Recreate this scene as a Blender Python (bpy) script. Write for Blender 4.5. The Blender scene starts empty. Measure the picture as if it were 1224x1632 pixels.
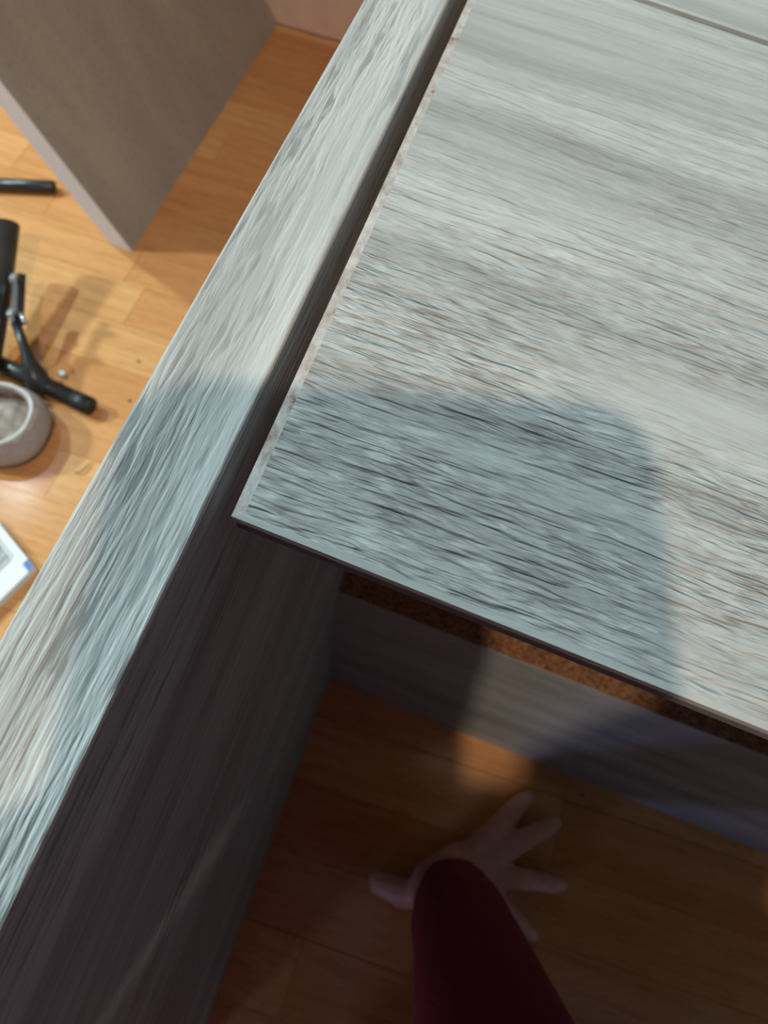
import bpy, bmesh, math, random
from mathutils import Vector, Matrix, Euler
random.seed(7)
SC = bpy.context.scene
COL = SC.collection

# ------------------------------------------------------------------ camera
CAM = Vector((0, 0, .86))
RIGHT = Vector((.94974389, .30028415, .08840802))
DOWN = Vector((.30737399, -.84118508, -.444892))
FWD = Vector((-.0592265, .44970778, -.89120993))
cd = bpy.data.cameras.new('camera')
cam = bpy.data.objects.new('camera', cd); COL.objects.link(cam)
cam.matrix_world = Matrix(((RIGHT.x, -DOWN.x, -FWD.x, CAM.x), (RIGHT.y, -DOWN.y, -FWD.y, CAM.y),
                           (RIGHT.z, -DOWN.z, -FWD.z, CAM.z), (0, 0, 0, 1)))
cd.sensor_fit = 'VERTICAL'; cd.sensor_height = 36; cd.lens = 1250 / 1632 * 36
cd.clip_start = .004; cd.clip_end = 30
cd.dof.use_dof = True; cd.dof.focus_distance = .205; cd.dof.aperture_fstop = 19
SC.camera = cam

# ------------------------------------------------------------------ world, lamps, exposure
SC.view_settings.view_transform = 'Standard'; SC.view_settings.look = 'None'
SC.view_settings.gamma = 1; SC.view_settings.exposure = 0
SC.view_settings.use_curve_mapping = False
wd = bpy.data.worlds.new('world'); SC.world = wd; wd.use_nodes = True
wd.node_tree.nodes['Background'].inputs[0].default_value = (.55, .74, 1, 1)
wd.node_tree.nodes['Background'].inputs[1].default_value = .105

def lamp(name, kind, loc, power, col, size, target=None):
    l = bpy.data.lights.new(name, kind); l.energy = power; l.color = col
    o = bpy.data.objects.new(name, l); COL.objects.link(o); o.location = loc
    if kind == 'AREA':
        l.shape = 'DISK'; l.size = size
    else:
        l.shadow_soft_size = size
    if target is not None:
        o.rotation_euler = (Vector(target) - Vector(loc)).to_track_quat('-Z', 'Y').to_euler()
    return o
lamp('warm_ceiling_lamp', 'POINT', (.127, -.972, 2.493), 90, (1, .80, .60), .03)
lamp('cool_side_lamp', 'POINT', (-3.1, .16, 2.0), 320, (.76, .95, 1), .10)
lamp('cool_corner_lamp', 'POINT', (-2.5, 1.0, 2.3), 235, (.60, .94, 1), .04)
lamp('small_cool_lamp', 'POINT', (-1.87, 1.233, 2.495), 7, (.66, .90, 1), .03)
lamp('added_blue_light', 'POINT', (-.60, -1.10, .50), 6, (.45, .55, 1), .08)  # weak blue light added for the thumb and sleeve, no screen is there

# ------------------------------------------------------------------ helpers
def obj(name, bm, m, parent=None, smooth=False, loc=(0, 0, 0)):
    me = bpy.data.meshes.new(name); bmesh.ops.recalc_face_normals(bm, faces=bm.faces)
    bm.to_mesh(me); bm.free()
    if m: me.materials.append(m)
    if smooth:
        for p in me.polygons: p.use_smooth = True
    o = bpy.data.objects.new(name, me); COL.objects.link(o); o.parent = parent; o.location = loc
    return o

def tag(o, label, cat, group=None):
    o['label'] = label; o['category'] = cat
    if group: o['group'] = group
    return o

def thing(name, label, cat, loc=(0, 0, 0), rot=(0, 0, 0), group=None):
    o = bpy.data.objects.new(name, None); COL.objects.link(o)
    o.location = loc; o.rotation_euler = rot; o.empty_display_size = .05
    return tag(o, label, cat, group)

def box(bm, a, b, bev=0, seg=1):
    n = bmesh.new()
    vs = [n.verts.new((x, y, z)) for x in (a[0], b[0]) for y in (a[1], b[1]) for z in (a[2], b[2])]
    for f in ((0, 1, 3, 2), (4, 6, 7, 5), (0, 4, 5, 1), (2, 3, 7, 6), (0, 2, 6, 4), (1, 5, 7, 3)):
        n.faces.new([vs[i] for i in f])
    return merge(bm, n, bev, seg)

def prism(bm, pts, z0, z1, bev=0, seg=1):
    n = bmesh.new()
    lo = [n.verts.new((p[0], p[1], z0)) for p in pts]; hi = [n.verts.new((p[0], p[1], z1)) for p in pts]
    k = len(pts)
    n.faces.new(lo[::-1]); n.faces.new(hi)
    for i in range(k): n.faces.new((lo[i], lo[(i + 1) % k], hi[(i + 1) % k], hi[i]))
    return merge(bm, n, bev, seg)

def merge(bm, n, bev=0, seg=1):
    bmesh.ops.recalc_face_normals(n, faces=n.faces)
    if bev: bmesh.ops.bevel(n, geom=n.edges[:], offset=bev, segments=seg, affect='EDGES', profile=.5)
    me = bpy.data.meshes.new('tmp'); n.to_mesh(me); n.free(); bm.from_mesh(me); bpy.data.meshes.remove(me)
    return bm

def B(): return bmesh.new()

def frames(pts):
    pts = [Vector(p) for p in pts]; out = []
    up = None
    for i, p in enumerate(pts):
        t = (pts[min(i + 1, len(pts) - 1)] - pts[max(i - 1, 0)]).normalized()
        if up is None:
            up = Vector((0, 0, 1)) if abs(t.z) < .9 else Vector((0, 1, 0))
        s = t.cross(up).normalized(); up = s.cross(t).normalized()
        out.append((p, s, up))
    return out

def tube(bm, pts, rad, n=20, sx=1, sy=1, cap=True):
    if not isinstance(rad, (list, tuple)): rad = [rad] * len(pts)
    rings = []
    for (p, s, u), r in zip(frames(pts), rad):
        rings.append([bm.verts.new(p + s * math.cos(a) * r * sx + u * math.sin(a) * r * sy)
                      for a in [2 * math.pi * k / n for k in range(n)]])
    for a, b in zip(rings, rings[1:]):
        for k in range(n): bm.faces.new((a[k], a[(k + 1) % n], b[(k + 1) % n], b[k]))
    if cap:
        bm.faces.new(rings[0][::-1]); bm.faces.new(rings[-1])
    return bm

def cap(bm, a, b, ra, rb, n=16, flat=False):
    """tapered limb from a to b with round (or flat) ends"""
    a, b = Vector(a), Vector(b); d = (b - a).normalized()
    pts, rr = [], []
    if not flat:
        for k in (80, 60, 35, 15): pts.append(a - d * ra * math.sin(math.radians(k))); rr.append(ra * math.cos(math.radians(k)))
    pts += [a, a.lerp(b, .5), b]; rr += [ra, (ra + rb) / 2, rb]
    if not flat:
        for k in (15, 35, 60, 80): pts.append(b + d * rb * math.sin(math.radians(k))); rr.append(rb * math.cos(math.radians(k)))
    n2 = bmesh.new(); tube(n2, pts, rr, n); return merge(bm, n2)

def ball(bm, c, r, rot=None, u=24, v=16):
    n = bmesh.new(); bmesh.ops.create_uvsphere(n, u_segments=u, v_segments=v, radius=1)
    M = Matrix.Translation(c) @ (rot.to_matrix().to_4x4() if rot else Matrix()) @ Matrix.Diagonal((r[0], r[1], r[2], 1))
    bmesh.ops.transform(n, matrix=M, verts=n.verts); return merge(bm, n)

def fuse(name, bm, m, voxel, smooth_it, parent):
    """one continuous skin out of overlapping limbs"""
    o = obj(name, bm, None)
    r = o.modifiers.new('r', 'REMESH'); r.mode = 'VOXEL'; r.voxel_size = voxel; r.use_smooth_shade = True
    s = o.modifiers.new('s', 'SMOOTH'); s.factor = .5; s.iterations = smooth_it
    dg = bpy.context.evaluated_depsgraph_get(); me = bpy.data.meshes.new_from_object(o.evaluated_get(dg))
    old = o.data; o.modifiers.clear(); o.data = me; bpy.data.meshes.remove(old); me.name = name
    me.materials.clear(); me.materials.append(m)
    for p in me.polygons: p.use_smooth = True
    o.parent = parent
    return o

# ------------------------------------------------------------------ materials
class N:
    def __init__(s, name):
        s.m = bpy.data.materials.new(name); s.m.use_nodes = True; s.t = s.m.node_tree
        s.b = s.t.nodes['Principled BSDF']; s.tc = s.t.nodes.new('ShaderNodeTexCoord')
    def nd(s, k, **kw):
        n = s.t.nodes.new(k)
        for a, v in kw.items():
            if a in n.inputs: n.inputs[a].default_value = v
            else: setattr(n, a, v)
        return n
    def ln(s, a, b): s.t.links.new(a, b)
    def mapped(s, scale, src=None, rot=(0, 0, 0), loc=(0, 0, 0)):
        mp = s.nd('ShaderNodeMapping'); mp.inputs['Scale'].default_value = scale
        mp.inputs['Rotation'].default_value = rot; mp.inputs['Location'].default_value = loc
        s.ln(src or s.tc.outputs['Object'], mp.inputs['Vector']); return mp.outputs['Vector']
    def noise(s, vec, scale=1, detail=3, rough=.5, dist=0):
        n = s.nd('ShaderNodeTexNoise'); n.inputs['Scale'].default_value = scale
        n.inputs['Detail'].default_value = detail; n.inputs['Roughness'].default_value = rough
        n.inputs['Distortion'].default_value = dist
        s.ln(vec, n.inputs['Vector']); return n.outputs['Fac']
    def ramp(s, fac, stops):
        r = s.nd('ShaderNodeValToRGB'); e = r.color_ramp.elements
        while len(e) < len(stops): e.new(.5)
        for el, (p, c) in zip(e, stops):
            el.position = p; el.color = (c if isinstance(c, tuple) else (c, c, c)) + (1,)
        s.ln(fac, r.inputs[0]); return r.outputs[0]
    def mix(s, fac, a, b, mode='MIX'):
        n = s.nd('ShaderNodeMix', data_type='RGBA', blend_type=mode)
        for v, i in ((fac, n.inputs[0]), (a, n.inputs[6]), (b, n.inputs[7])):
            if hasattr(v, 'is_linked'): s.ln(v, i)
            else: i.default_value = v if not isinstance(v, tuple) else v + (1,)
        return n.outputs[2]
    def math(s, op, a, b=0):
        n = s.nd('ShaderNodeMath', operation=op)
        for v, i in ((a, n.inputs[0]), (b, n.inputs[1])):
            if hasattr(v, 'is_linked'): s.ln(v, i)
            else: i.default_value = v
        return n.outputs[0]
    def bump(s, h, dist, strength=1, prev=None):
        n = s.nd('ShaderNodeBump'); n.inputs['Distance'].default_value = dist; n.inputs['Strength'].default_value = strength
        s.ln(h, n.inputs['Height'])
        if prev: s.ln(prev, n.inputs['Normal'])
        return n.outputs['Normal']

def simple(name, col, rough=.5, metal=0, spec=.5, noise=0, nscale=60, bump=0):
    n = N(name); n.b.inputs['Roughness'].default_value = rough; n.b.inputs['Metallic'].default_value = metal
    n.b.inputs['Specular IOR Level'].default_value = spec
    f = n.noise(n.mapped((1, 1, 1)), nscale, 3)
    c = n.ramp(f, [(.3, tuple(x * (1 - noise) for x in col)), (.7, tuple(min(1, x * (1 + noise)) for x in col))])
    n.ln(c, n.b.inputs['Base Color'])
    if bump: n.ln(n.bump(f, bump), n.b.inputs['Normal'])
    return n.m

def grey_oak(name, axis, tint=(1, 1, 1), relief=.0006, groove=.55, shear=0.0, seed=0, dark=1.0, wave=.008, fine=1.0, wob2a=.0012, fade=False, smear=.22):
    """washed grey oak decor: bands, streaks and short embossed pores running along axis"""
    n = N(name)
    sep = n.nd('ShaderNodeSeparateXYZ'); n.ln(n.tc.outputs['Object'], sep.inputs[0])
    x, y, z = sep.outputs
    A, Bc, C = {'x': (x, y, z), 'y': (y, x, z), 'z': (z, y, x)}[axis]
    cb = n.nd('ShaderNodeCombineXYZ')
    # gentle waviness of the grain
    wob = n.noise(n.mapped((7, 7, 7), loc=(seed, 0, 0)), 1, 2)
    wob2 = n.noise(n.mapped((45, 45, 45), loc=(seed, 5, 0)), 1, 2)
    wv = n.math('ADD', n.math('MULTIPLY', n.math('SUBTRACT', wob, .5), wave), n.math('MULTIPLY', n.math('SUBTRACT', wob2, .5), wob2a))
    bb = n.math('ADD', n.math('ADD', Bc, wv), n.math('MULTIPLY', A, shear))
    n.ln(A, cb.inputs[0]); n.ln(bb, cb.inputs[1]); n.ln(C, cb.inputs[2]); v = cb.outputs[0]
    band = n.noise(n.mapped((2.2, 26, 26), v, loc=(seed, 3, 0)), 1, 3, .6)
    streak = n.noise(n.mapped((9, 220, 220), v, loc=(seed, 0, 0)), 1, 4, .6)
    pore = n.noise(n.mapped((42 * fine, 400 * fine, 400 * fine), v, loc=(seed, 7, 0)), 1, 2, .5, .12)
    pore2 = n.noise(n.mapped((110, 800, 800), v, loc=(seed, 1, 0)), 1, 2, .5, .3)
    mod = n.ramp(n.noise(n.mapped((5, 16, 16), v, loc=(seed, 11, 0)), 1, 2), [(.36, .15), (.60, 1.0)])
    if fade:     # the emboss is deeper along the near end of this board
        mod = n.math('MULTIPLY', mod, n.ramp(n.math('MULTIPLY', y, 4), [(.10, 1.0), (.26, .9), (.42, .45), (.85, .2)]))
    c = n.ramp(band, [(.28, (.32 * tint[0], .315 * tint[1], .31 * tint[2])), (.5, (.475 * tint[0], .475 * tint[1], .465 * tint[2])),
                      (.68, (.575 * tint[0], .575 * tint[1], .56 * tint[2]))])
    c = n.mix(smear, c, n.ramp(streak, [(.32, .6), (.5, .97), (.7, 1.25)]), 'MULTIPLY')
    g = n.ramp(pore, [(.34, .1), (.44, 1.0)])
    gm = n.mix(mod, (1, 1, 1), n.mix(groove, (1, 1, 1), g), 'MIX')
    c = n.mix(1, c, gm, 'MULTIPLY')
    c = n.mix(1, c, (dark, dark, dark), 'MULTIPLY')
    n.ln(c, n.b.inputs['Base Color'])
    h = n.math('MULTIPLY', n.math('ADD', n.ramp(pore, [(.36, 0.0), (.62, 1.0)]), n.math('MULTIPLY', pore2, .5)), mod)
    n.ln(n.bump(h, relief), n.b.inputs['Normal'])
    n.b.inputs['Roughness'].default_value = .55; n.b.inputs['Specular IOR Level'].default_value = .3
    return n.m

def mat_stave():
    n = N('beech_laminate')
    rnd = n.nd('ShaderNodeObjectInfo').outputs['Random']
    off = n.nd('ShaderNodeCombineXYZ'); n.ln(n.math('MULTIPLY', rnd, 31), off.inputs[0]); n.ln(n.math('MULTIPLY', rnd, 17), off.inputs[1])
    add = n.nd('ShaderNodeVectorMath', operation='ADD'); n.ln(n.tc.outputs['Object'], add.inputs[0]); n.ln(off.outputs[0], add.inputs[1])
    v = add.outputs[0]
    base = n.ramp(rnd, [(0, (.62, .27, .095)), (.35, (.67, .31, .115)), (.7, (.71, .345, .135)), (1, (.76, .40, .165))])
    gr = n.noise(n.mapped((5, 60, 60), v), 1, 4, .6, .8)
    fl = n.noise(n.mapped((45, 420, 420), v), 1, 2, .5)
    c = n.mix(.6, base, n.ramp(gr, [(.3, (.74, .66, .58)), (.55, 1.0), (.75, (1.1, 1.12, 1.14))]), 'MULTIPLY')
    c = n.mix(.3, c, n.ramp(fl, [(.36, (.6, .5, .4)), (.46, 1.0)]), 'MULTIPLY')
    n.ln(c, n.b.inputs['Base Color']); n.b.inputs['Roughness'].default_value = .14
    n.b.inputs['Specular IOR Level'].default_value = .45
    n.ln(n.bump(fl, .00008), n.b.inputs['Normal'])
    return n.m

def mat_chip():
    n = N('raw_chipboard')
    v = n.mapped((1, 1.6, 1.6))
    vo = n.nd('ShaderNodeTexVoronoi'); vo.inputs['Scale'].default_value = 420; n.ln(v, vo.inputs['Vector'])
    f = n.noise(v, 260, 4, .7)
    c = n.ramp(f, [(.32, (.10, .045, .022)), (.5, (.33, .19, .10)), (.66, (.55, .36, .21))])
    c = n.mix(.5, c, n.mix(.6, (.4, .24, .14), vo.outputs['Color']), 'MULTIPLY')
    c = n.mix(1, c, (1.3, 1.1, 1.0), 'MULTIPLY')
    n.ln(c, n.b.inputs['Base Color']); n.b.inputs['Roughness'].default_value = .9
    n.ln(n.bump(f, .002), n.b.inputs['Normal']); return n.m

def mat_band():
    n = N('worn_edge_band')
    f = n.noise(n.mapped((90, 110, 90)), 1, 4, .7); g = n.noise(n.mapped((400, 300, 300)), 1, 2)
    c = n.ramp(f, [(.30, (.26, .12, .07)), (.40, (.46, .38, .34)), (.62, (.60, .56, .53))])
    c = n.mix(.25, c, n.ramp(g, [(.35, .5), (.6, 1.1)]), 'MULTIPLY')
    n.ln(c, n.b.inputs['Base Color']); n.b.inputs['Roughness'].default_value = .6
    n.ln(n.bump(g, .0003), n.b.inputs['Normal']); return n.m

OAK_X = grey_oak('grey_oak_board', 'x', shear=.06, relief=.0026, groove=.2, fade=True, smear=.36)
OAK_X2 = grey_oak('grey_oak_second_board', 'x', shear=.06, relief=.0005, groove=.1, seed=21)
OAK_EDGE = grey_oak('grey_oak_edge', 'y', tint=(1.12, 1.12, 1.12), relief=.0003, groove=.6, seed=5, wave=.002, wob2a=.0006, smear=.6, fine=1.25)
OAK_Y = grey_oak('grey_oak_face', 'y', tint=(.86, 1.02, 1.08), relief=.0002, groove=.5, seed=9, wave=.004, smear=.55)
OAK_RAIL = grey_oak('grey_oak_rail', 'x', tint=(.84, .92, .97), relief=.0003, groove=.3, seed=13)
def mat_taupe():
    n = N('taupe_oak_face')
    v = n.mapped((1, 1, .35)); f = n.noise(v, 14, 3, .6); g = n.noise(v, 420, 3, .7)
    c = n.ramp(f, [(.3, (.37, .305, .25)), (.7, (.46, .385, .315))])
    c = n.mix(.4, c, n.ramp(g, [(.36, .55), (.46, .98), (.62, 1.0), (.7, 1.35)]), 'MULTIPLY')
    n.ln(c, n.b.inputs['Base Color']); n.b.inputs['Roughness'].default_value = .6
    n.ln(n.bump(g, .0006), n.b.inputs['Normal']); return n.m
OAK_DULL = mat_taupe()
LIP = grey_oak('grey_oak_front_lip', 'x', tint=(1.0, 1.0, .98), relief=.0002, groove=.15, seed=2)
SHADE_EDGE = simple('painted_shade_edge', (.15, .18, .20), .6, noise=.15, nscale=200)  # shade on the board's front edge below the lip, put into the colour
PALE = simple('pale_edge_band', (.76, .73, .74), .6, noise=.06, nscale=900)
STAVE = mat_stave(); CHIP = mat_chip(); BAND = mat_band()
BLACK = simple('black_powder_coat', (.022, .021, .021), .32, noise=.15, nscale=300)
BLACK_END = simple('black_plastic', (.010, .009, .009), .5)
CHROME = simple('zinc_clip', (.55, .62, .68), .25, metal=.8)
SUBFLOOR = simple('joint_dark', (.30, .15, .06), .8)
WALL = simple('beige_plaster', (.50, .36, .27), .8, noise=.04, nscale=40)
SKIRT = simple('pinkish_beige_skirting', (.80, .56, .42), .45, noise=.05, nscale=30)
FELT = simple('mauve_grey_felt', (.36, .285, .262), .95, noise=.12, nscale=260, bump=.0006)
LINING = simple('brownish_lining', (.34, .27, .23), 1, noise=.35, nscale=70, bump=.004)
FLEECE = simple('off_white_fleece', (.62, .585, .56), 1, noise=.2, nscale=500, bump=.0012)
SOLE = simple('dark_sole', (.06, .04, .035), .7)
WHITE = simple('white_card', (.80, .79, .77), .6, noise=.01)
INK = simple('grey_ink', (.03, .03, .045), .6)
BLUE = simple('blue_ink', (.10, .17, .42), .5)
SKIN = simple('skin', (.68, .36, .28), .5, noise=.1, nscale=120, bump=.0003)
NAIL = simple('nail', (.76, .46, .38), .3)
WOOL = simple('crimson_knit', (.27, .018, .045), .95, noise=.12, nscale=400, bump=.0008)
DENIM = simple('dark_denim', (.035, .045, .08), .9, noise=.2, nscale=500)
HAIR = simple('brown_hair', (.05, .03, .018), .7, noise=.4, nscale=200, bump=.002)
GLASS = simple('dark_screen_glass', (.01, .01, .012), .1)
SHELL = simple('grey_tablet_shell', (.12, .12, .13), .45)
SHAVE = simple('brown_shaving', (.22, .11, .035), .8)
EYE = simple('eye_white', (.8, .78, .76), .3)
LIPS = simple('lips', (.42, .15, .13), .5)

# ------------------------------------------------------------------ floor and wall
fl = bpy.data.objects.new('floor', None); COL.objects.link(fl); fl['kind'] = 'structure'
bm = B(); box(bm, (-1.75, -1.25, -.03), (1.35, 1.28, -.004)); obj('subfloor', bm, SUBFLOOR, fl)
SW = .068
cache = {}
y0 = .787 - 30 * SW; row = 0
while y0 + row * SW < 1.28 - .001:
    ya = y0 + row * SW; yb = min(ya + SW, 1.28)
    x = -1.75 - random.uniform(.02, .36)
    ga = .0003 if row % 3 == 0 else .0001; gb = .0003 if row % 3 == 2 else .00012
    while x < 1.35:
        L = random.choice((.34, .42, .47)); key = (L, row % 3, round(yb - ya, 4))
        if key not in cache:
            b = B(); box(b, (.00015, ga, -.0045), (L - .00015, yb - ya - gb, 0))
            bmesh.ops.bevel(b, geom=[e for e in b.edges if all(v.co.z > -.001 for v in e.verts)], offset=.0003, segments=1, affect='EDGES')
            bmesh.ops.recalc_face_normals(b, faces=b.faces)
            me = bpy.data.meshes.new('stave'); b.to_mesh(me); b.free(); me.materials.append(STAVE); cache[key] = me
        if ya > -1.25:
            o = bpy.data.objects.new('stave', cache[key]); COL.objects.link(o); o.parent = fl; o.location = (x, ya, 0)
        x += L
    row += 1

wl = bpy.data.objects.new('wall_back', None); COL.objects.link(wl); wl['kind'] = 'structure'
bm = B(); box(bm, (-1.75, 1.292, -.03), (1.35, 1.40, 2.5)); obj('plaster', bm, WALL, wl)
bb = B(); box(bb, (-1.75, 1.280, 0), (1.35, 1.292, .11), .003, 2); o = obj('baseboard_back', bb, SKIRT); o['kind'] = 'structure'

# ------------------------------------------------------------------ side panels of the desk being put together
def side_panel(label, x0, x1, y0, y1, h):
    t = thing('side_panel', label, 'panel', ((x0 + x1) / 2, y0, 0))
    w = (x1 - x0) / 2; d = y1 - y0
    b = B(); box(b, (-w + .0009, .001, .0005), (w - .0009, d - .001, h - .0024)); obj('chipboard_core', b, CHIP, t)
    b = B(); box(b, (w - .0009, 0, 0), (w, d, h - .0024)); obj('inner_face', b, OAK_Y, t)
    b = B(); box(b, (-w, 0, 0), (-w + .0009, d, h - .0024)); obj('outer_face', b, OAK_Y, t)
    b = B(); box(b, (-w, -.001, h - .0024), (w, d, h), .0010, 3); obj('top_edge_band', b, OAK_EDGE, t)['label'] = 'pale streaked grey edge band'
    b = B(); box(b, (-w, -.001, 0), (w, .0, h - .0024)); obj('front_edge_band', b, PALE, t)
    return t
XI = -.0522
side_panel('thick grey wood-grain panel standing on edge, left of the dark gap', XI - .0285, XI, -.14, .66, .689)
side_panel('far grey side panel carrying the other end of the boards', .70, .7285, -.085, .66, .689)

# lower cross rail, raw chipboard on its top
sl = -.0487
t = thing('cross_rail', 'grey low cross rail with raw brown chipboard top, standing on the floor below the board', 'rail', (XI, .2150, 0), (0, 0, math.atan(sl)))
RL = .7525
b = B(); box(b, (.0, .0008, .0), (RL, .0245, .275))
obj('chipboard_core', b, CHIP, t)['label'] = 'rough brown chipboard core, bare along the top'
b = B(); box(b, (0, 0, 0), (RL, .0008, .2752)); obj('front_face', b, OAK_RAIL, t)
b = B(); box(b, (0.0, .0245, 0), (RL, .0253, .2752)); obj('rear_face', b, OAK_RAIL, t)
# uprights that carry the loose boards, hidden beneath them
for y, l in ((.298, 'grey upright divider under the near board, hidden beneath it'), (.50, 'grey upright divider under the far board, hidden beneath it')):
    t = thing('divider', l, 'panel', (.06, y, 0))
    b = B(); box(b, (0, .0008, 0), (.60, .0172, .6805)); obj('chipboard_core', b, CHIP, t)
    for ya in (0, .0172):
        b = B(); box(b, (0, ya, 0), (.60, ya + .0008, .6805)); obj('laminate_face', b, OAK_RAIL, t)

# loose boards
def board(label, pts, top, mat, th=.0065, left_band=True):
    ox, oy = pts[0]
    t = thing('board', label, 'board', (ox, oy, top - th))
    P = [(p[0] - ox, p[1] - oy) for p in pts]           # near-left, near-right, far-right, far-left
    (ax, ay), (bx, by), (cx, cy), (dx, dy) = P
    n = .0018
    b = B(); prism(b, [(ax + .0028, ay + n), (bx, by + n), (cx, cy - n), (dx + .0028, dy - n)], .0004, th - .0003); obj('chipboard_core', b, CHIP, t)
    b = B(); prism(b, [(ax + .0028, ay + n), (bx, by + n), (cx, cy - n), (dx + .0028, dy - n)], th - .0003, th)
    obj('top_face', b, mat, t)
    nl = .0028
    b = B(); prism(b, [(ax, ay), (bx, by), (bx, by + n), (ax + nl, ay + n)], th - .0022, th); obj('front_lip', b, LIP, t)['label'] = 'smooth pale front lip without pores'
    b = B(); prism(b, [(ax + .0004, ay + .0005), (bx, by + .0005), (bx, by + n), (ax + nl, ay + n)], 0, th - .0022); obj('front_edge_band', b, SHADE_EDGE, t)['label'] = 'lower front edge, dark grey as painted shade'
    b = B(); prism(b, [(ax, ay + .0), (ax + nl, ay + n), (dx + nl, dy - .001), (dx, dy - .001)], 0, th); obj('left_edge_band', b, BAND, t)['label'] = 'worn pinkish edge strip with brown chips'
    b = B(); prism(b, [(dx, dy - n), (cx, cy - n), (cx, cy), (dx, dy)], 0, th - .0004, .0006, 2); obj('rear_edge_band', b, LIP, t, True)
    return t
fx = lambda x: .0735 - .068 * (x + .0461)
gx = lambda x: .3288 - .10 * (x - .04)
XR = .69
board('large pale grey wood-grain board with its corner beside the dark gap',
      [(-.0461, fx(-.0461)), (XR, fx(XR)), (XR, gx(XR)), (-.0464, gx(-.0464))], .687, OAK_X)
board('second pale grey board beyond the narrow seam at the upper right corner',
      [(-.0464, gx(-.0464) + .0021), (XR, gx(XR) + .0021), (XR, .60), (-.0464, .60)], .687, OAK_X2)
# chip of torn decor on the near lip
# ------------------------------------------------------------------ leaning panel
PH = math.radians(28)
lc = Vector((-.5205, .7057, 0)); W = .028
t = thing('leaning_panel', 'brownish grey panel leaning away to the left with a pale narrow front edge', 'panel',
          (lc.x - W / math.cos(PH), lc.y, 0), (0, -PH, 0))
# local: x = thickness (0..W), y = length, z = height; lower edge is cut level with the floor
Lp, Hp = .568, .66
def slab(bm, x0, x1, ya, yb, lift=.0, h=Hp):
    n = bmesh.new(); tn = math.tan(PH)
    vs = [n.verts.new((x, y, (h if z else -x * tn + lift))) for x in (x0, x1) for y in (ya, yb) for z in (0, 1)]
    for f in ((0, 1, 3, 2), (4, 6, 7, 5), (0, 4, 5, 1), (2, 3, 7, 6), (0, 2, 6, 4), (1, 5, 7, 3)): n.faces.new([vs[i] for i in f])
    return merge(bm, n)
obj('chipboard_core', slab(B(), .0008, W - .0008, .001, Lp, .001), CHIP, t)
obj('inner_face', slab(B(), W - .0008, W, .0008, Lp), OAK_DULL, t)['label'] = 'dull taupe wood-grain face'
obj('outer_face', slab(B(), 0, .0008, .0008, Lp), OAK_DULL, t)
obj('front_edge_band', slab(B(), 0, W, -.0006, .0008), PALE, t)['label'] = 'pale lilac-white edge band'

# ------------------------------------------------------------------ black tubular stand
t = thing('metal_stand', 'black tubular metal stand with forked foot lying on the floor at the left edge', 'stand', (-.5137, .4469, 0))
O = Vector((-.5137, .4469, 0)); R_ = lambda *p: Vector(p) - O
b = B(); tube(b, [R_(-.640, .468, .0115), R_(-.470, .4447, .0115)], .0112, 24); obj('foot_tube', b, BLACK, t, True)
b = B(); tube(b, [R_(-.472, .4449, .0118), R_(-.447, .4418, .0118)], .0118, 24); tube(b, [R_(-.447, .4418, .0118), R_(-.4455, .4416, .0118)], [.0118, .0100], 24)
obj('end_cap', b, BLACK_END, t, True)
b = B(); tube(b, [R_(-.585, .435, .022), R_(-.59, .46, .03), R_(-.606, .52, .05), R_(-.6395, .622, .078)], [.017, .017, .018, .018], 28, 1.0, .8)
obj('post', b, BLACK, t, True)
b = B(); tube(b, [R_(-.5880, .5600, .070), R_(-.5620, .4960, .054)], .0078, 4, 1.0, .5); obj('bracket', b, BLACK, t)
for p in ((-.5860, .545, .078), (-.5700, .502, .066)):
    b = B(); box(b, (-.003, -.0055, -.004), (.0045, .0055, .004), .001, 2)
    o = obj('clip', b, CHROME, t, loc=R_(*p)); o.rotation_euler = (-.28, 0, .35)
b = B(); tube(b, [R_(-.563, .510, .062), R_(-.551, .500, .060)], [.0022, .004], 12); obj('screw', b, CHROME, t, True)
b = B(); tube(b, [R_(-.566, .500, .054), R_(-.548, .480, .043), R_(-.535, .464, .034), R_(-.526, .455, .024), R_(-.520, .449, .013), R_(-.518, .447, .006)],
     [.0060, .0060, .0085, .0145, .0165, .013], 24); obj('strut', b, BLACK, t, True)

b = B(); tube(b, [(-.110, -.0387, .009), (0, 0, .009), (.003, .001, .009)], [.009, .009, .0078], 24)
o = obj('black_tube', b, BLACK, smooth=True, loc=(-.6720, .7680, 0)); tag(o, 'black round tube lying alone on the floor near the leaning panel', 'tube')

# ------------------------------------------------------------------ slipper (heel end in view)
t = thing('slipper', 'mauve grey felt slipper with frayed off-white rim, heel towards the light board', 'slipper', (-.5360, .3760, 0), (0, 0, math.radians(8)))
def outline(s, hw, L0, L1, n=40):
    out = []
    for k in range(n):
        a = 2 * math.pi * k / n
        c, sn = math.cos(a), math.sin(a)
        out.append(((L0 if c > 0 else L1) * (abs(c) ** .8) * (1 if c > 0 else -1) * s, hw * (abs(sn) ** .85) * (1 if sn > 0 else -1) * s))
    return out
def loft(bm, rings, close=True):
    vr = [[bm.verts.new(p) for p in r] for r in rings]; n = len(vr[0])
    for a, c in zip(vr, vr[1:]):
        for k in range(n): bm.faces.new((a[k], a[(k + 1) % n], c[(k + 1) % n], c[k]))
    return vr
def ring(s, hw, L0, L1, zf): return [(x, y, zf(x)) for x, y in outline(s, hw, L0, L1)]
rimz = lambda x: .044 + max(0, -x - .05) * .22
b = B()
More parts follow.
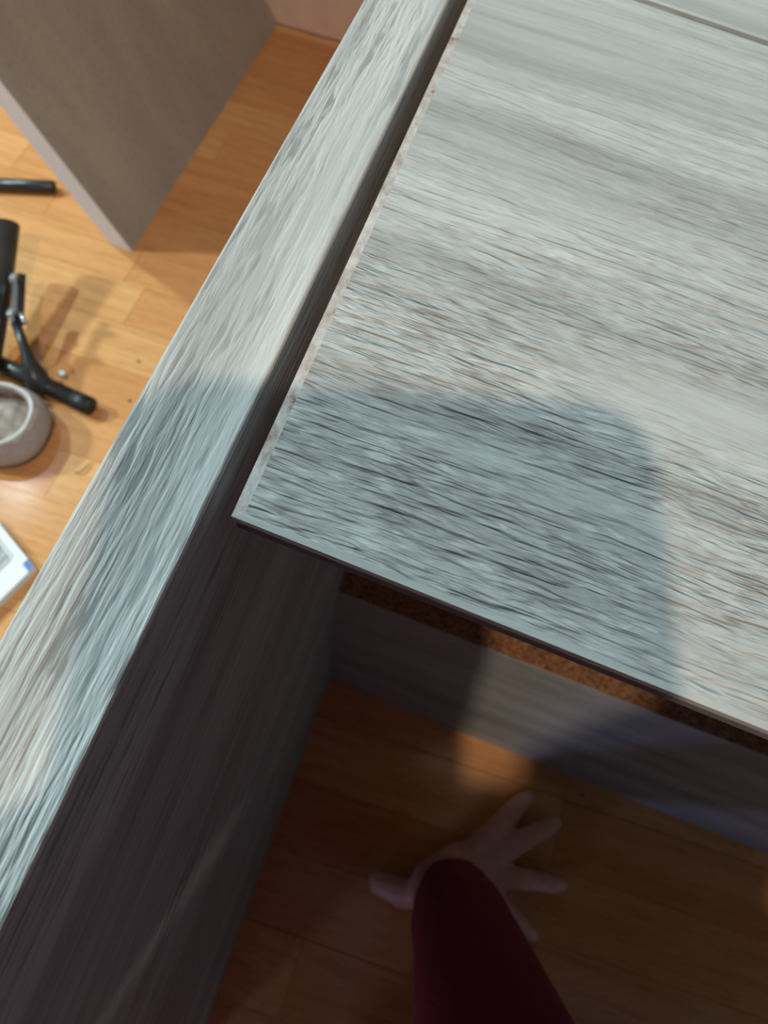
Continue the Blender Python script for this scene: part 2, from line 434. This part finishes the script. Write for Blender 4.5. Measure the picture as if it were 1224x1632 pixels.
lv = [ring(1, .051, .060, .17, lambda x: .006), ring(1.05, .051, .060, .17, lambda x: .016), ring(1.03, .051, .060, .17, lambda x: .028),
      ring(.90, .051, .060, .17, lambda x: rimz(x) - .003), ring(.82, .049, .056, .16, rimz), ring(.78, .049, .056, .16, lambda x: rimz(x) - .004),
      ring(.86, .051, .060, .17, lambda x: .028), ring(.90, .051, .060, .17, lambda x: .013)]
vr = loft(b, lv); b.faces.new(vr[0][::-1]); b.faces.new(vr[-1]); obj('upper', b, FELT, t, True)
b = B(); vr = loft(b, [ring(.97, .051, .060, .17, lambda x: .0), ring(1.0, .051, .060, .17, lambda x: .003), ring(.99, .051, .060, .17, lambda x: .007)])
b.faces.new(vr[0][::-1]); b.faces.new(vr[-1]); obj('sole', b, SOLE, t, True)
b = B(); vr = loft(b, [ring(.895, .051, .060, .17, lambda x: .0125), ring(.86, .051, .060, .17, lambda x: .0185 + .003 * math.sin(x * 90)), ring(.4, .051, .060, .17, lambda x: .020 + .003 * math.sin(x * 130))])
b.faces.new(vr[-1]); obj('insole', b, LINING, t, True)
for s, r, dz, nm in ((.835, .0026, 0.0, 'fleece_rim'), (.885, .0018, -.004, 'piping')):
    pts = [Vector((x, y, rimz(x) + dz)) for x, y in outline(s, .0505, .0585, .165)]
    b = B(); n = len(pts); rs = []
    for i, p in enumerate(pts):
        tg = (pts[(i + 1) % n] - pts[i - 1]).normalized(); sd = tg.cross(Vector((0, 0, 1))).normalized(); up = sd.cross(tg)
        rr = r * random.uniform(.75, 1.25)
        rs.append([b.verts.new(p + sd * math.cos(a) * rr + up * math.sin(a) * rr) for a in [math.pi * j / 4 for j in range(8)]])
    for i in range(n):
        A_, B_ = rs[i], rs[(i + 1) % n]
        for j in range(8): b.faces.new((A_[j], A_[(j + 1) % 8], B_[(j + 1) % 8], B_[j]))
    obj(nm, b, FLEECE, t, True)
b = B(); tube(b, [(-.03, -.012, .022), (.0, -.02, .027), (.022, -.03, .026)], [.002, .007, .003], 12, 1, .4); obj('lining_fold', b, LINING, t, True)

# ------------------------------------------------------------------ white packet with barcode
ang = math.atan2(.1790 - .2270, -.4216 + .4066) # lower edge direction
t = thing('white_packet', 'flat white packet with a barcode and a small blue corner mark at the left edge', 'packet', (-.4066, .2270, 0), (0, 0, 0))
e1 = (Vector((-.4681, .2612, 0)) - Vector((-.4066, .2270, 0))).normalized(); e2 = (Vector((-.4216, .1790, 0)) - Vector((-.4066, .2270, 0))).normalized()
q = lambda u, v: e1 * u + e2 * v
b = B(); prism(b, [tuple(q(0, 0))[:2], tuple(q(.085, 0))[:2], tuple(q(.085, .11))[:2], tuple(q(0, .11))[:2]], 0, .012, .0006, 2); obj('packet_body', b, WHITE, t)
b = B(); prism(b, [tuple(q(.0005, .0006))[:2], tuple(q(.013, .0006))[:2], tuple(q(.013, .0085))[:2], tuple(q(.0005, .0085))[:2]], .012, .01215); obj('blue_mark', b, BLUE, t)
b = B(); v = .014
for k in range(26):
    w = random.choice((.0008, .0012, .0015)); u0 = .026 + k * .0021
    ln = .020 if k % 4 else .024
    prism(b, [tuple(q(u0, v))[:2], tuple(q(u0 + w, v))[:2], tuple(q(u0 + w, v + ln))[:2], tuple(q(u0, v + ln))[:2]], .012, .01212)
for k in range(11):
    u0 = .028 + k * .0046
    prism(b, [tuple(q(u0, v - .004))[:2], tuple(q(u0 + .0018, v - .004))[:2], tuple(q(u0 + .0018, v - .0015))[:2], tuple(q(u0, v - .0015))[:2]], .012, .01212)
obj('barcode', b, INK, t)['label'] = 'grey printed barcode'

# ------------------------------------------------------------------ bits on the floor
b = B(); tube(b, [(-.011, -.010, .0015), (-.006, -.010, .003), (-.001, -.006, .0035), (.001, .003, .003), (.003, .010, .0015)], [.0003, .0009, .001, .0008, .0003], 8)
tag(obj('wood_shaving', b, SHAVE, smooth=True, loc=(-.4175, .3650, 0)), 'thin curled brown wood shaving on the floor below the slipper', 'shaving')
b = B(); tube(b, [(0, 0, 0), (0, 0, .004)], [.003, .003], 12); tube(b, [(0, 0, .004), (0, 0, .0055)], [.0052, .004], 16)
tag(obj('floor_screw', b, CHROME, loc=(-.5075, .4790, 0)), 'small bright metal screw standing behind the black foot tube', 'screw')
for p, l in (((-.4122, .4730), 'tiny dark crumb by the outer edge of the thick panel'), ((-.4285, .5330), 'tiny dark crumb in the open floor above the stand'), ((.2440, .1850), 'tiny dark crumb on the floor below the cross rail')):
    b = B(); ball(b, (0, 0, .001), (.0022, .0016, .0011), None, 8, 6); tag(obj('crumb', b, SHAVE if p[0] > 0 else BLACK_END, loc=(p[0], p[1], 0)), l, 'crumb')

# ------------------------------------------------------------------ the photographer: right hand on the floor, tablet in the left
t = thing('person', 'person in a crimson sweater kneeling, spread right hand palm down on the floor', 'person', (.05, -.45, 0))
PO = Vector((.05, -.45, 0)); V = lambda *p: Vector(p) - PO
b = B()
wr = V(.112, .052, .036)
# palm
cap(b, wr, V(.122, .064, .032), .025, .025)
for kx, ky, kz, r in ((.146, .094, .024, .0135), (.157, .088, .024, .0135), (.160, .076, .022, .013), (.155, .062, .020, .012)):
    cap(b, V(.116, .057, .028), V(kx, ky, kz), .018, r)
ball(b, V(.137, .074, .024), (.030, .026, .014))
cap(b, V(.112, .052, .026), V(.098, .040, .020), .019, .014)            # thumb base
fing = {
 'index':  [(.144, .098, .024), (.160, .122, .024), (.172, .143, .017), (.181, .157, .011)],
 'middle': [(.157, .090, .024), (.180, .112, .026), (.199, .129, .018), (.214, .143, .011)],
 'ring':   [(.160, .077, .022), (.188, .083, .024), (.211, .088, .017), (.230, .091, .011)],
 'little': [(.155, .063, .020), (.178, .056, .021), (.197, .049, .015), (.214, .042, .010)],
 'thumb':  [(.098, .041, .020), (.086, .036, .016), (.074, .038, .013), (.062, .038, .012)]}
rad = {'index': (.0130, .0115, .0105, .0095), 'middle': (.0132, .0117, .0107, .0097), 'ring': (.0126, .0112, .0102, .0092),
       'little': (.0118, .0100, .0092, .0083), 'thumb': (.0150, .0135, .0125, .0112)}
for k, pts in fing.items():
    for i in range(3):
        cap(b, V(*pts[i]), V(*pts[i + 1]), rad[k][i], rad[k][i + 1])
EL_R, SH_R = V(.150, -.080, .330), V(.315, -.250, .710)
EL_L, SH_L = V(-.150, -.340, .650), V(-.015, -.320, .930)
HL = V(-.050, -.120, .800)
NECK = V(.165, -.345, .890); PEL = V(.10, -.560, .250); CH = V(.13, -.38, .60)
cap(b, wr, EL_R, .024, .038); cap(b, EL_R, SH_R, .040, .052)
cap(b, SH_R, NECK, .05, .05); cap(b, SH_L, NECK, .05, .05); cap(b, NECK, PEL, .10, .13); cap(b, CH, PEL, .12, .13)
cap(b, SH_L, EL_L, .050, .040); cap(b, EL_L, HL + Vector((-.03, -.02, -.02)), .038, .023)
HC = V(.238, -.290, 1.060)
cap(b, NECK, HC - Vector((0, 0, .04)), .055, .052)
ht = Euler((math.radians(-38), 0, 0))
ball(b, HC, (.074, .092, .108), ht)
hm = Matrix.Translation(HC) @ ht.to_matrix().to_4x4()
hp = lambda *p: hm @ Vector(p)
ball(b, hp(0, .030, -.065), (.048, .052, .050), ht)
cap(b, hp(0, .088, .010), hp(0, .108, -.022), .009, .014)
for s in (-1, 1):
    ball(b, hp(s * .076, -.005, -.010), (.010, .018, .030), ht)
    cap(b, hp(s * .030, .080, .030), hp(s * .050, .070, .028), .012, .010)
# left hand gripping the tablet edge
TL = CAM - FWD * .012; tabp = lambda r, d, f: TL + RIGHT * r + DOWN * d + FWD * f - PO
lp = tabp(-.085, .115, -.022)
cap(b, HL + Vector((-.03, -.02, -.02)), lp, .023, .024); ball(b, lp, (.026, .036, .020))
for i, (d0, d1) in enumerate(((.083, .070), (.104, .094), (.125, .118), (.145, .142))):
    a0, a1, a2 = tabp(-.086, d0 + .006, -.006), tabp(-.074, d0, .0170), tabp(-.048, d1, .0170)
    cap(b, lp, a0, .016, .0105); cap(b, a0, a1, .0098, .009); cap(b, a1, a2, .009, .0078)
a0, a1, a2 = tabp(-.078, .085, -.024), tabp(-.058, .070, -.022), tabp(-.040, .058, -.018)
cap(b, lp, a0, .018, .013); cap(b, a0, a1, .012, .011); cap(b, a1, a2, .011, .009)
# legs
HR, HLg = V(.17, -.56, .235), V(.04, -.57, .235); KR, KL = V(.26, -.200, .075), V(.05, -.235, .075)
AR, AL = V(.20, -.590, .050), V(.03, -.600, .050)
for h_, k_, a_ in ((HR, KR, AR), (HLg, KL, AL)):
    cap(b, PEL, h_, .10, .075); cap(b, h_, k_, .07, .050); cap(b, k_, a_, .045, .032); cap(b, a_, a_ + Vector((0, -.16, -.018)), .032, .026)
body = fuse('body', b, SKIN, .0028, 5, t)
for k, pts in fing.items():
    a_, c_ = V(*pts[2]), V(*pts[3]); d = (c_ - a_).normalized(); r = rad[k][3]
    up = Vector((0, 0, 1)); sd = d.cross(up).normalized(); up = sd.cross(d).normalized()
    if k == 'thumb': up = (up + Vector((.0, .5, .0))).normalized(); sd = d.cross(up).normalized()
    M = Matrix((( *(sd),), ( *(d),), ( *(up),))).transposed().to_4x4(); M.translation = c_ + up * (r * .80) + d * .002
    nb = B(); ball(nb, (0, 0, 0), (r * .62, r * .85, r * .20), None, 12, 8); bmesh.ops.transform(nb, matrix=M, verts=nb.verts)
    obj('fingernail', nb, NAIL, body, True)
for s in (-1, 1):
    nb = B(); ball(nb, hp(s * .031, .080, .012), (.013, .009, .009), ht, 16, 12); obj('eye', nb, EYE, body, True)
nb = B(); ball(nb, hp(0, .086, -.052), (.026, .010, .009), ht, 16, 12); obj('mouth', nb, LIPS, body, True)
nb = B(); ball(nb, hp(0, -.014, .018), (.083, .096, .108), ht); ball(nb, hp(0, -.05, -.03), (.080, .065, .085), ht)
fuse('hair', nb, HAIR, .006, 4, t)
# sweater
b = B()
ux = (EL_R - wr).normalized()
cap(b, V(.130, .046, .046), V(.132, .020, .120), .0375, .044, 24, True)
ball(b, V(.1305, .048, .046), (.038, .032, .028))
cap(b, V(.132, .030, .095), EL_R + Vector((.005, .0, 0)), .042, .060, 24)
cap(b, EL_R + Vector((.005, 0, 0)), SH_R, .062, .080); cap(b, SH_R, NECK, .075, .065); cap(b, SH_L, NECK, .075, .065)
cap(b, NECK - Vector((0, 0, .03)), PEL, .115, .165); cap(b, CH, PEL, .145, .165); cap(b, V(.20, -.36, .62), V(.18, -.55, .30), .13, .15); cap(b, V(.03, -.36, .80), V(.04, -.55, .30), .12, .15)
cap(b, SH_L, EL_L, .075, .058); cap(b, EL_L, HL + Vector((-.045, -.04, -.035)), .056, .036)
fuse('sweater', b, WOOL, .005, 5, t)
b = B()
for h_, k_, a_ in ((HR, KR, AR), (HLg, KL, AL)):
    cap(b, PEL, h_, .14, .095); cap(b, h_, k_, .092, .066); cap(b, k_, a_ + Vector((0, .02, 0)), .062, .048)
tr = fuse('trousers', b, DENIM, .006, 4, t)

tb = bpy.data.objects.new('tablet_computer', None); COL.objects.link(tb)
tag(tb, 'dark tablet held over the board, casting the bluish rectangular shadow', 'tablet')
tb.matrix_world = Matrix(((RIGHT.x, -DOWN.x, -FWD.x, TL.x), (RIGHT.y, -DOWN.y, -FWD.y, TL.y), (RIGHT.z, -DOWN.z, -FWD.z, TL.z), (0, 0, 0, 1))) @ Matrix.Rotation(math.radians(-3), 4, 'Z')
def rr(x0, x1, y0, y1, r, n=6):
    out = []
    for cx, cy, a0 in ((x1 - r, y1 - r, 0), (x0 + r, y1 - r, 90), (x0 + r, y0 + r, 180), (x1 - r, y0 + r, 270)):
        for k in range(n + 1):
            a = math.radians(a0 + 90 * k / n); out.append((cx + r * math.cos(a), cy + r * math.sin(a)))
    return out
b = B(); prism(b, rr(-.062, .062, -.245, .015, .016), -.0035, .0040, .001, 2); obj('tablet_back', b, SHELL, tb)
b = B(); prism(b, rr(-.061, .061, -.244, .014, .015), .0040, .0047); obj('screen', b, GLASS, tb)
b = B(); tube(b, [(0, 0, -.0036), (0, 0, -.0050)], [.005, .005], 24); obj('lens_ring', b, BLACK_END, tb)
